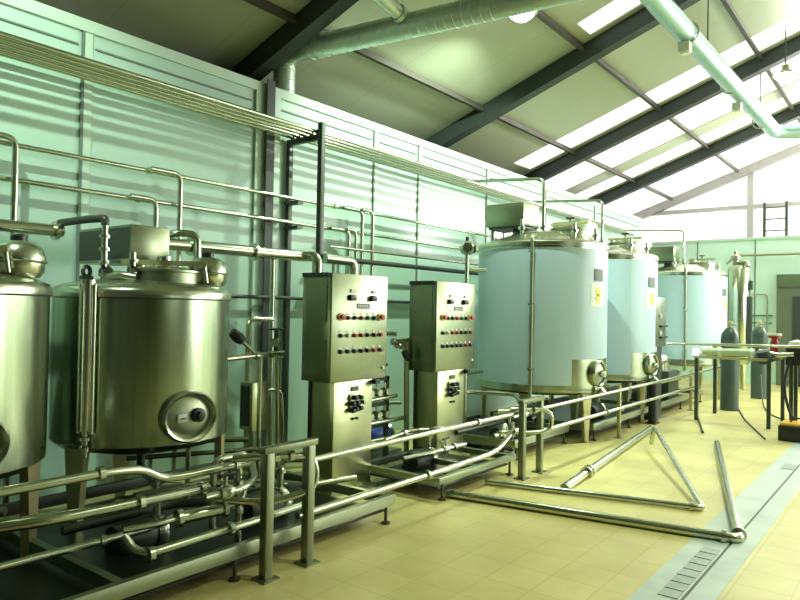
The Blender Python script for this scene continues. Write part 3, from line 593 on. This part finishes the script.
MB().tube([(-4.35, 5.75, 1.28), (-4.35, 5.78, .05)], .028).build('down_pipe', SATIN, t)
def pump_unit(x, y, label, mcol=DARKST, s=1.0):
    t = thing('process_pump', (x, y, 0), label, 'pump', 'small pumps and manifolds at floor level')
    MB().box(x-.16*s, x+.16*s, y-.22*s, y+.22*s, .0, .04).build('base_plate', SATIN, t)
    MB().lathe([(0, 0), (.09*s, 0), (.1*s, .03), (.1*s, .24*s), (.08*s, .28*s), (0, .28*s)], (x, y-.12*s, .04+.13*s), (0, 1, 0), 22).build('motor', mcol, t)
    MB().lathe([(0, 0), (.1*s, 0), (.11*s, .03), (.1*s, .07), (0, .08)], (x, y+.14*s, .04+.13*s), (0, 1, 0), 22).build('pump_head', STEEL, t)
    MB().tube([(x, y+.18*s, .17*s), (x, y+.18*s, .45*s), (x+.12, y+.28*s, .45*s)], .024, .06).build('outlet', STEEL, t)
    MB().cyl(.04, .03, (x, y+.18*s, .36*s)).build('clamp', STEEL, t)
    MB().box(x-.12*s, x-.08*s, y-.1*s, y+.1*s, .04, .12*s).build('cradle', DARKST, t)
    return t
pump_unit(-3.85, 5.30, 'dark pump on the floor between the two cabinets, with polished elbow')
pump_unit(-3.9, 2.35, 'dark pump on the floor below the brushed tank with the round manway')
pump_unit(-3.75, 3.25, 'dark pump behind the nearest support frame, left of the nearer cabinet', s=1.1)
pump_unit(-4.9, 5.9, 'blue painted pump behind the gap between the cabinets', BLUEP, 1.2)
pump_unit(-3.95, 7.1, 'dark pump below the front edge of the first blue tank')
pump_unit(-4.0, 1.3, 'dark pump on the floor under the left tank', s=1.1)
for q in ((-3.8, 9.5, 'dark pump between the first and second blue tanks', 1.2), (-3.9, 11.9, 'dark pump behind the upright control box post', 1.3), (-4.2, 8.35, 'dark pump hidden in the shade under the first blue tank', .95), (-4.2, 13.3, 'dark pump beyond the second blue tank, before the farthest one', 1.4)):
    pump_unit(q[0], q[1], q[2], s=min(q[3], 1.25))
# valve manifold rack between cabinets
t = thing('valve_manifold', (-4.45, 5.35, 0), 'small frame with crossing valve pipes between the two cabinets', 'manifold')
for y in (5.1, 5.55): MB().box(-4.47, -4.43, y-.02, y+.02, 0, .92).build('post', DARKST, t)
for z in (.9, .64, .42): MB().box(-4.47, -4.43, 5.08, 5.57, z-.02, z+.02).build('shelf_bar', DARKST, t)
for k, (y, z) in enumerate(((5.2, .77), (5.33, .77), (5.46, .77), (5.2, .54), (5.33, .54), (5.46, .54))):
    MB().lathe([(0, -.05), (.035, -.05), (.045, 0), (.035, .05), (0, .05)], (-4.40, y, z), (1, 0, 0), 14).build('valve_body', STEEL, t)
    MB().tube([(-4.40, y, z), (-4.40, y, z+.09)], .012).build('stem', STEEL, t)
MB().tube([(-4.36, 5.0, .70), (-4.36, 5.6, .72)], .022).build('header_pipe', PIPE, t); MB().tube([(-4.34, 4.95, .48), (-4.34, 5.7, .48)], .024).build('header_pipe', PIPE, t)
MB().tube([(-4.36, 5.05, .3), (-4.2, 5.4, .34), (-4.2, 5.8, .34)], .022, .08).build('header_pipe', PIPE, t)
# pipes between second cabinet and first blue tank
run('link_pipe', [(-4.1, 6.55, .70), (-3.6, 6.75, .70), (-3.25, 6.3, .66)], .022, 'thin bent pipe right of the second cabinet foot', fil=.1)
run('link_pipe', [(-4.4, 6.4, .86), (-4.4, 7.4, .86)], .02, 'straight thin pipe behind the pole left of the first blue tank')
t = thing('inline_valve', (-3.55, 6.55, .25), 'polished valve with a white ring on the short frame right of the second cabinet', 'valve')
MB().tube([(-3.6, 6.3, .30), (-3.6, 6.95, .30)], .026).build('pipe_run', PIPE, t); MB().ring(.06, .018, (-3.6, 6.55, .33), (1, .3, 0), 22).build('white_ring', WHITEP, t)
MB().tube([(-3.6, 6.72, .02), (-3.6, 6.72, .40)], .02).build('leg', STEEL, t); MB().cyl(.04, .03, (-3.6, 6.4, .30), (0, 1, 0)).build('clamp', STEEL, t)
# under left tanks: pipe cluster
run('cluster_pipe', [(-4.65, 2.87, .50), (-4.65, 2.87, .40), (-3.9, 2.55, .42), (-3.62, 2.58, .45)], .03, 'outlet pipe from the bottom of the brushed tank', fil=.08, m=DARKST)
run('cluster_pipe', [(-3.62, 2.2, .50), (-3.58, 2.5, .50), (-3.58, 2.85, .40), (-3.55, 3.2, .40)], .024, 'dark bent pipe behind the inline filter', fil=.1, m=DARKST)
run('cluster_pipe', [(-3.5, 2.86, .02), (-3.5, 2.86, .66)], .022, 'short upright pipe just left of the nearest support frame', clamps=[((-3.5, 2.86, .5), (0, 0, 1)), ((-3.5, 2.86, .3), (0, 0, 1))])
run('cluster_pipe', [(-4.6, 3.25, .05), (-4.6, 3.25, .55), (-4.3, 3.6, .55)], .022, 'upright bent pipe between the tank leg and junction box')

# denser pipework near the floor
def valve_run(pts, r, label, vp=None, m=PIPE, cl=()):
    t = run('cluster_pipe', pts, r, label, m=m, clamps=cl)
    if vp:
        p = Vector(vp); MB().lathe([(0, -.05), (.035, -.045), (.048, 0), (.035, .045), (0, .05)], p, (0, 1, 0), 16).build('valve_body', STEEL, t)
        MB().tube([p, p+Vector((0, 0, .10))], .010).build('stem', STEEL, t); MB().tube([p+Vector((0, -.05, .10)), p+Vector((0, .06, .11))], .011).build('lever', BLACK, t)
    return t
valve_run([(-3.9, 1.7, .42), (-3.78, 2.1, .42), (-3.78, 2.75, .44), (-3.5, 3.0, .44)], .024, 'bent pipe with lever valve under the brushed tank, behind the kinked pipe', (-3.78, 2.45, .43), cl=[((-3.78, 2.2, .42), (0, 1, 0)), ((-3.78, 2.6, .43), (0, 1, 0))])
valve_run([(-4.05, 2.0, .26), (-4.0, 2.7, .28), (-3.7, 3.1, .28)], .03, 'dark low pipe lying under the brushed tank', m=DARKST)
valve_run([(-3.62, 2.75, .16), (-3.62, 2.75, .62), (-3.62, 3.0, .62)], .022, 'short upright pipe with clamps left of the nearest support', cl=[((-3.62, 2.75, .35), (0, 0, 1)), ((-3.62, 2.75, .55), (0, 0, 1))])
valve_run([(-3.3, 2.45, .50), (-3.3, 2.75, .50), (-3.45, 2.95, .50), (-3.9, 3.3, .5)], .022, 'small polished pipe turning inward beside the nearest support post', (-3.3, 2.6, .50))
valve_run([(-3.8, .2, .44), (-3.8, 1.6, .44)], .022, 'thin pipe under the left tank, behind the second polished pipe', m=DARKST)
valve_run([(-4.0, 3.4, .30), (-3.6, 3.6, .30), (-3.5, 4.0, .30)], .022, 'low bent pipe in front of the nearer cabinet foot', m=PIPE)
valve_run([(-3.8, 5.0, .24), (-3.7, 5.35, .26), (-3.7, 5.9, .26)], .024, 'low polished pipe with valve between the cabinet feet', (-3.7, 5.55, .26), cl=[((-3.7, 5.7, .26), (0, 1, 0))])
valve_run([(-4.1, 5.1, .36), (-4.1, 5.5, .40), (-3.9, 5.75, .40)], .022, 'upper bent pipe behind the pump between the cabinets', cl=[((-4.1, 5.4, .39), (0, 1, 0))])
valve_run([(-4.62, 5.0, 1.02), (-4.62, 5.75, 1.02)], .024, 'horizontal polished pipe on top of the small manifold frame', (-4.62, 5.5, 1.02), cl=[((-4.62, 5.2, 1.02), (0, 1, 0)), ((-4.62, 5.4, 1.02), (0, 1, 0))])
valve_run([(-4.75, 4.05, .85), (-4.75, 4.35, .85), (-4.75, 4.4, .05)], .022, 'bent pipe between junction box and nearer cabinet', cl=[((-4.75, 4.15, .85), (0, 1, 0))])
valve_run([(-3.7, 6.9, .42), (-3.7, 7.6, .42), (-4.1, 8.1, .46)], .024, 'pipe leading under the first blue tank, behind the support frame', (-3.7, 7.2, .42), cl=[((-3.7, 7.4, .42), (0, 1, 0))])
valve_run([(-4.0, 6.2, .30), (-4.0, 7.8, .30)], .03, 'dark low pipe right of the second cabinet foot', m=DARKST)
valve_run([(-4.4, 6.2, 1.10), (-4.4, 6.98, 1.10)], .018, 'thin dark pipe between second cabinet and valve pole', m=DARKST)
valve_run([(-3.35, 8.2, .30), (-3.35, 10.0, .30)], .024, 'low pipe on the frame under the second blue tank', (-3.35, 9.4, .30), m=PIPE)
valve_run([(-3.4, 11.3, .52), (-3.4, 13.4, .52)], .03, 'thick pipe beyond the upright control box, behind the rails', (-3.4, 12.4, .52), m=PIPE)
valve_run([(-3.7, 11.5, .78), (-3.7, 12.6, .78), (-3.7, 13.0, .4)], .05, 'short wide pale pipe between the second and farthest blue tanks', m=STEEL)
# tall service box between the second and farthest blue tank
t = thing('service_unit', (-3.9, 12.6, 0), 'dark low service unit between the second and farthest blue tanks', 'machine')
MB().box(-4.2, -3.55, 12.3, 12.9, .12, .62, .01).build('housing', DARKST, t); MB().lathe([(0, 0), (.2, 0), (.2, .22), (.15, .27), (0, .28)], (-3.85, 12.6, .62), seg=24).build('drum', STEEL, t)
for (x, y) in ((-4.15, 12.35), (-3.6, 12.35), (-4.15, 12.85), (-3.6, 12.85)): MB().box(x-.03, x+.03, y-.03, y+.03, 0, .12).build('foot', DARKST, t)
# ================================================================== FLOOR PIPES
run('loose_pipe', [(-3.27, 4.93, .035), (-1.03, 5.29, .035), (-2.04, 9.1, .035)], .035, 'longest loose V-shaped pipe lying across the floor onto the drain strip', fil=.07, clamps=[((-1.13, 5.275, .035), (1, .16, 0)), ((-1.06, 5.40, .035), (-.26, 1, 0))])
run('loose_pipe', [(-3.23, 5.52, .03), (-1.44, 5.96, .03), (-2.56, 8.33, .26), (-2.62, 8.40, .05)], .026, 'smaller loose pipe bent on the floor with its far end propped up', fil=.05, clamps=[((-1.52, 5.94, .03), (1, .25, 0))])
run('loose_pipe', [(-2.56, 5.77, .04), (-3.0, 9.6, .04)], .04, 'thick straight loose pipe lying lengthwise on the floor', clamps=[((-2.635, 6.45, .04), (-.115, 1, 0)), ((-2.65, 6.55, .04), (-.115, 1, 0))])
run('floor_cable', [(-2.55, 12.9, .01), (-2.2, 11.6, .01), (-1.66, 10.0, .01)], .012, 'thin cable lying on the floor in front of the grey gas bottle', cat='cable', m=DARKST)
run('floor_cable', [(-2.5, 14.6, .5), (-2.3, 13.6, .02), (-1.95, 12.4, .01), (-1.6, 11.9, .01)], .012, 'dark hose hanging from the farther gas bottle to the floor', cat='hose', m=BLACK, fil=.4)
run('floor_rod', [(-2.9, 11.6, .02), (-2.4, 9.9, .02)], .015, 'thin rod on the floor beside the work stand', cat='rod', m=DARKST)
# gas cylinders
def bottle(x, y, r, h, label):
    t = thing('gas_cylinder', (x, y, 0), label, 'gas cylinder', 'gas cylinders on the far floor')
    MB().lathe([(0, 0), (r, .0), (r, h-.22), (0, h-.22)], (x, y, 0), seg=28).build('cylinder_body', BOTTLE, t)
    MB().lathe([(r, h-.22), (r*.92, h-.12), (r*.55, h-.03), (.035, h), (0, h)], (x, y, 0), seg=28).build('shoulder', BOTTOP, t)
    MB().lathe([(.03, h), (.03, h+.05), (.045, h+.06), (.045, h+.10), (0, h+.11)], (x, y, 0), seg=14).build('valve', LEGST, t)
    MB().tube([(x, y, h+.05), (x+.1, y-.03, h+.05)], .018).build('regulator', STEEL, t)
    return t
bottle(-2.66, 12.72, .145, 1.42, 'grey gas cylinder standing nearer, left of the work stand legs')
bottle(-2.60, 15.0, .15, 1.42, 'green-grey gas cylinder with dark shoulder standing farther back')
# work stand with pipe
t = thing('pipe_stand', (-2.3, 11.2, 0), 'trestle with thin legs carrying a pale pipe at the far end', 'work stand')
for (x, y) in ((-2.80, 11.15), (-1.78, 11.0), (-1.75, 12.0), (-2.75, 12.1)): MB().box(x-.025, x+.025, y-.025, y+.025, 0, .98).build('leg', DARKST, t)
MB().box(-2.83, -1.75, 11.05, 11.12, .96, 1.0).build('top_bar', LEGST, t); MB().box(-2.80, -1.72, 12.0, 12.06, .96, 1.0).build('top_bar', DARKST, t)
MB().box(-2.82, -2.76, 11.1, 12.1, .96, 1.0).box(-1.8, -1.74, 11.05, 12.0, .96, 1.0).build('side_bar', DARKST, t)
t = thing('pale_pipe', (-2.4, 11.2, 1.07), 'pale pipe with flanges resting on the far trestle', 'pipe')
MB().tube([(-2.72, 11.15, 1.06), (-2.0, 11.2, 1.07)], .055, seg=18).build('pipe_run', mat('pale_green_plastic', (.55, .66, .45), .5), t)
for x in (-2.72, -2.5, -2.05): MB().cyl(.07, .04, (x, 11.17, 1.065), (1, .07, 0), 18).build('flange', STICK, t)
t = thing('clamp_head', (-1.9, 11.2, 1.06), 'dark clamp motor at the end of the pale pipe', 'machine head')
MB().lathe([(0, -.1), (.09, -.08), (.1, 0), (.09, .1), (0, .12)], (-1.88, 11.2, 1.03), (.2, .3, -1), 20).build('housing', mat('dark_blue_paint', (.02, .04, .05), .4), t); MB().tube([(-1.95, 11.2, 1.1), (-1.7, 11.25, 1.05), (-1.5, 11.25, 1.07)], .035).build('arm', STEEL, t)
t = thing('red_regulator', (-1.78, 11.6, 1.0), 'red device with a white cap standing on the far trestle', 'device')
MB().lathe([(0, 1.0), (.06, 1.0), (.06, 1.22), (.04, 1.28), (.09, 1.30), (.09, 1.33), (0, 1.33)], (-1.80, 11.55, 0), seg=18).build('body', RED, t); MB().cyl(.1, .03, (-1.80, 11.55, 1.33), seg=20).build('cap', WHITEP, t)
run('thin_rail', [(-3.18, 10.9, 1.17), (-.6, 11.2, 1.20)], .02, 'thin horizontal rail from the upright control box above the pale pipe', cat='rail')
t = thing('work_lamp', (-2.80, 11.12, 1.0), 'small bright white lamp on the left end of the far trestle', 'lamp')
MB().box(-2.84, -2.76, 11.05, 11.12, 1.0, 1.1, .01).build('lens', mat('small_lamp', (1, 1, 1), .5, 0, 0, 1, emit=((1, .97, .95), 2.5)), t); MB().box(-2.82, -2.78, 11.12, 11.16, 1.0, 1.08).build('housing', BLACK, t)
# dark machine right edge
t = thing('welding_machine', (-1.25, 11.2, 0), 'dark machine cut off by the right edge, with a pale cap', 'machine')
MB().box(-1.62, -1.0, 11.3, 11.9, .9, 1.18, .03).build('housing', BLACK, t); MB().lathe([(0, 1.18), (.12, 1.18), (.1, 1.25), (0, 1.28)], (-1.5, 11.5, 0), seg=20).build('cap', WHITEP, t)
for (x, y) in ((-1.55, 11.38), (-1.08, 11.38), (-1.55, 11.82), (-1.08, 11.82)): MB().box(x-.025, x+.025, y-.025, y+.025, 0, .9).build('leg', DARKST, t)
MB().tube([(-1.55, 11.3, 1.0), (-1.62, 11.1, .6), (-1.5, 11.0, .2), (-1.3, 10.9, .012)], .02, .25).build('hose', BLACK, t)
t = thing('tool_case', (-1.3, 10.4, 0), 'black tool case with a yellow top on the floor at the right edge', 'case')
MB().box(-1.52, -1.0, 10.05, 10.4, 0, .20, .015).build('case_body', BLACK, t); MB().box(-1.50, -1.02, 10.07, 10.38, .20, .235, .01).build('lid', YEL, t); MB().tube([(-1.4, 10.22, .235), (-1.36, 10.22, .29), (-1.2, 10.22, .29), (-1.16, 10.22, .235)], .012, .03).build('handle', BLACK, t)
# ladder behind the end partition
t = thing('ladder', (-3.0, YG-.2, 0), 'dark ladder rising above the green end partition', 'ladder')
for x in (-3.14, -2.66): MB().tube([(x, YE+.22, 0), (x-.01, YG-.12, 4.42)], .035).build('rail', DARKST, t)
for k in range(15):
    z = .3+k*.285; y = YE+.22+(YG-.12-YE-.22)*z/4.42; MB().tube([(-3.14, y, z), (-2.66, y, z)], .016).build('rung', DARKST, t)
run('lean_ladder_rail', [(-2.42, 17.6, .02), (-1.95, 17.9, 2.5)], .04, 'grey pole leaning in front of the dark doorway', cat='pole', m=SATIN)
run('end_wall_pipe', [(-3.9, YE-.1, 2.9), (-3.7, YE-.12, 3.08), (-3.6, YE-.12, 3.1), (XR-.3, YE-.12, 3.1)], .03, 'horizontal pipe along the top of the green end partition', m=SATIN)
run('end_bracket', [(-3.35, YE-.05, 2.15), (-3.0, YE-.05, 2.15), (-3.0, YE-.05, 1.2)], .018, 'thin bent conduit on the end partition beside the slim vessel', cat='conduit', m=SATIN)

# ================================================================== DUCTS AND LAMPS
t = thing('spiral_duct', (-5.75, 5.1, 3.9), 'large spiral galvanised duct rising behind the wall and crossing under the roof', 'duct')
dz = .10
path = [(-5.86, 5.32, 3.7), (-5.86, 5.32, 4.50), (-5.50, 5.30, 4.51), (-3.2, 5.66, 4.54), (-2.37, 5.79, 4.56)]
MB().tube(path, .125, .10, 28).build('duct_run', GALV, t)
P = [Vector(p) for p in path]; d = (P[3]-P[2]).normalized(); L = (P[3]-P[2]).length
for k in range(1, 24):
    p = P[2]+d*(L*k/24); MB().ring(.126, .004, p, d, 28, 5).build('seam_ring', GALV, t)
for z in (4.1, 4.22, 4.34): MB().ring(.126, .006, (-5.86, 5.32, z), (0, 0, 1), 28, 5).build('seam_ring', GALV, t)
t = thing('branch_duct', (-4.3, 5.0, 4.6), 'smaller duct joining the large spiral duct from above', 'duct')
MB().tube([(-4.22, 5.38, 4.60), (-4.22, 4.75, 4.72), (-4.22, 4.0, 4.80)], .075, .1, 20).build('duct_run', GALV, t); MB().cyl(.09, .05, (-4.22, 5.38, 4.60), (0, -1, .19), 20).build('collar', GALV, t)
t = thing('straight_duct', (-2.2, 8, 4.9), 'long pale blue-grey duct running toward the far end under the roof', 'duct')
MB().tube([(-2.23, -1, 4.88), (-2.23, 7.4, 4.88), (-2.12, 13.5, 4.88), (-1.3, 14.1, 4.9), (.6, 14.3, 4.9)], .12, .15, 26).build('duct_run', mat('blue_grey_duct', (.36, .56, .54), .3, .55, .08, 6), t)
for y in (8.2, 10.4, 12.6): MB().ring(.122, .012, (-2.2, y, 4.88), (0, 1, 0), 26, 6).build('joint_ring', STEEL, t)
for y in (8.15, 10.9): MB().box(-2.27, -2.15, y-.06, y+.06, 4.64, 4.75).cyl(.05, .06, (-2.21, y, 4.62)).build('outlet_nozzle', STICK, t)
for y in (9.0, 12.4): MB().tube([(-2.17, y, 5.0), (-2.17, y, roof(-2.17)+.24)], .008).build('hanger', DARKST, t)
def high_bay(x, y, z, label, lit=True):
    t = thing('high_bay_lamp', (x, y, z), label, 'lamp', 'high bay lamps under the roof')
    MB().lathe([(0, .16), (.05, .16), (.06, .08), (.19, 0), (.185, -.005), (.055, .07)], (x, y, z), seg=24).build('reflector', SATIN, t)
    MB().lathe([(0, .02), (.15, .02), (.14, -.03), (.08, -.08), (0, -.10)], (x, y, z), seg=20).build('lamp_lens', LAMPG if lit else WHITEP, t)
    MB().tube([(x, y, z+.15), (x, y, roof(x)+.24)], .01).build('hanger', DARKST, t); return t
high_bay(-3.72, 7.02, 5.08, 'glowing high bay lamp at the top of the picture beside the spiral duct')
high_bay(-1.72, 11.8, 5.32, 'glowing high bay lamp at the right beyond the straight duct')
t = thing('roof_sensor', (-4.3, 4.6, 4.6), 'small pale round fitting hanging left of the branch duct', 'fitting')
MB().cyl(.06, .05, (-4.38, 4.62, 4.60), seg=18).build('head', WHITEP, t); MB().tube([(-4.38, 4.62, 4.65), (-4.38, 4.62, roof(-4.38)+.24)], .03).build('stem', GALV, t)
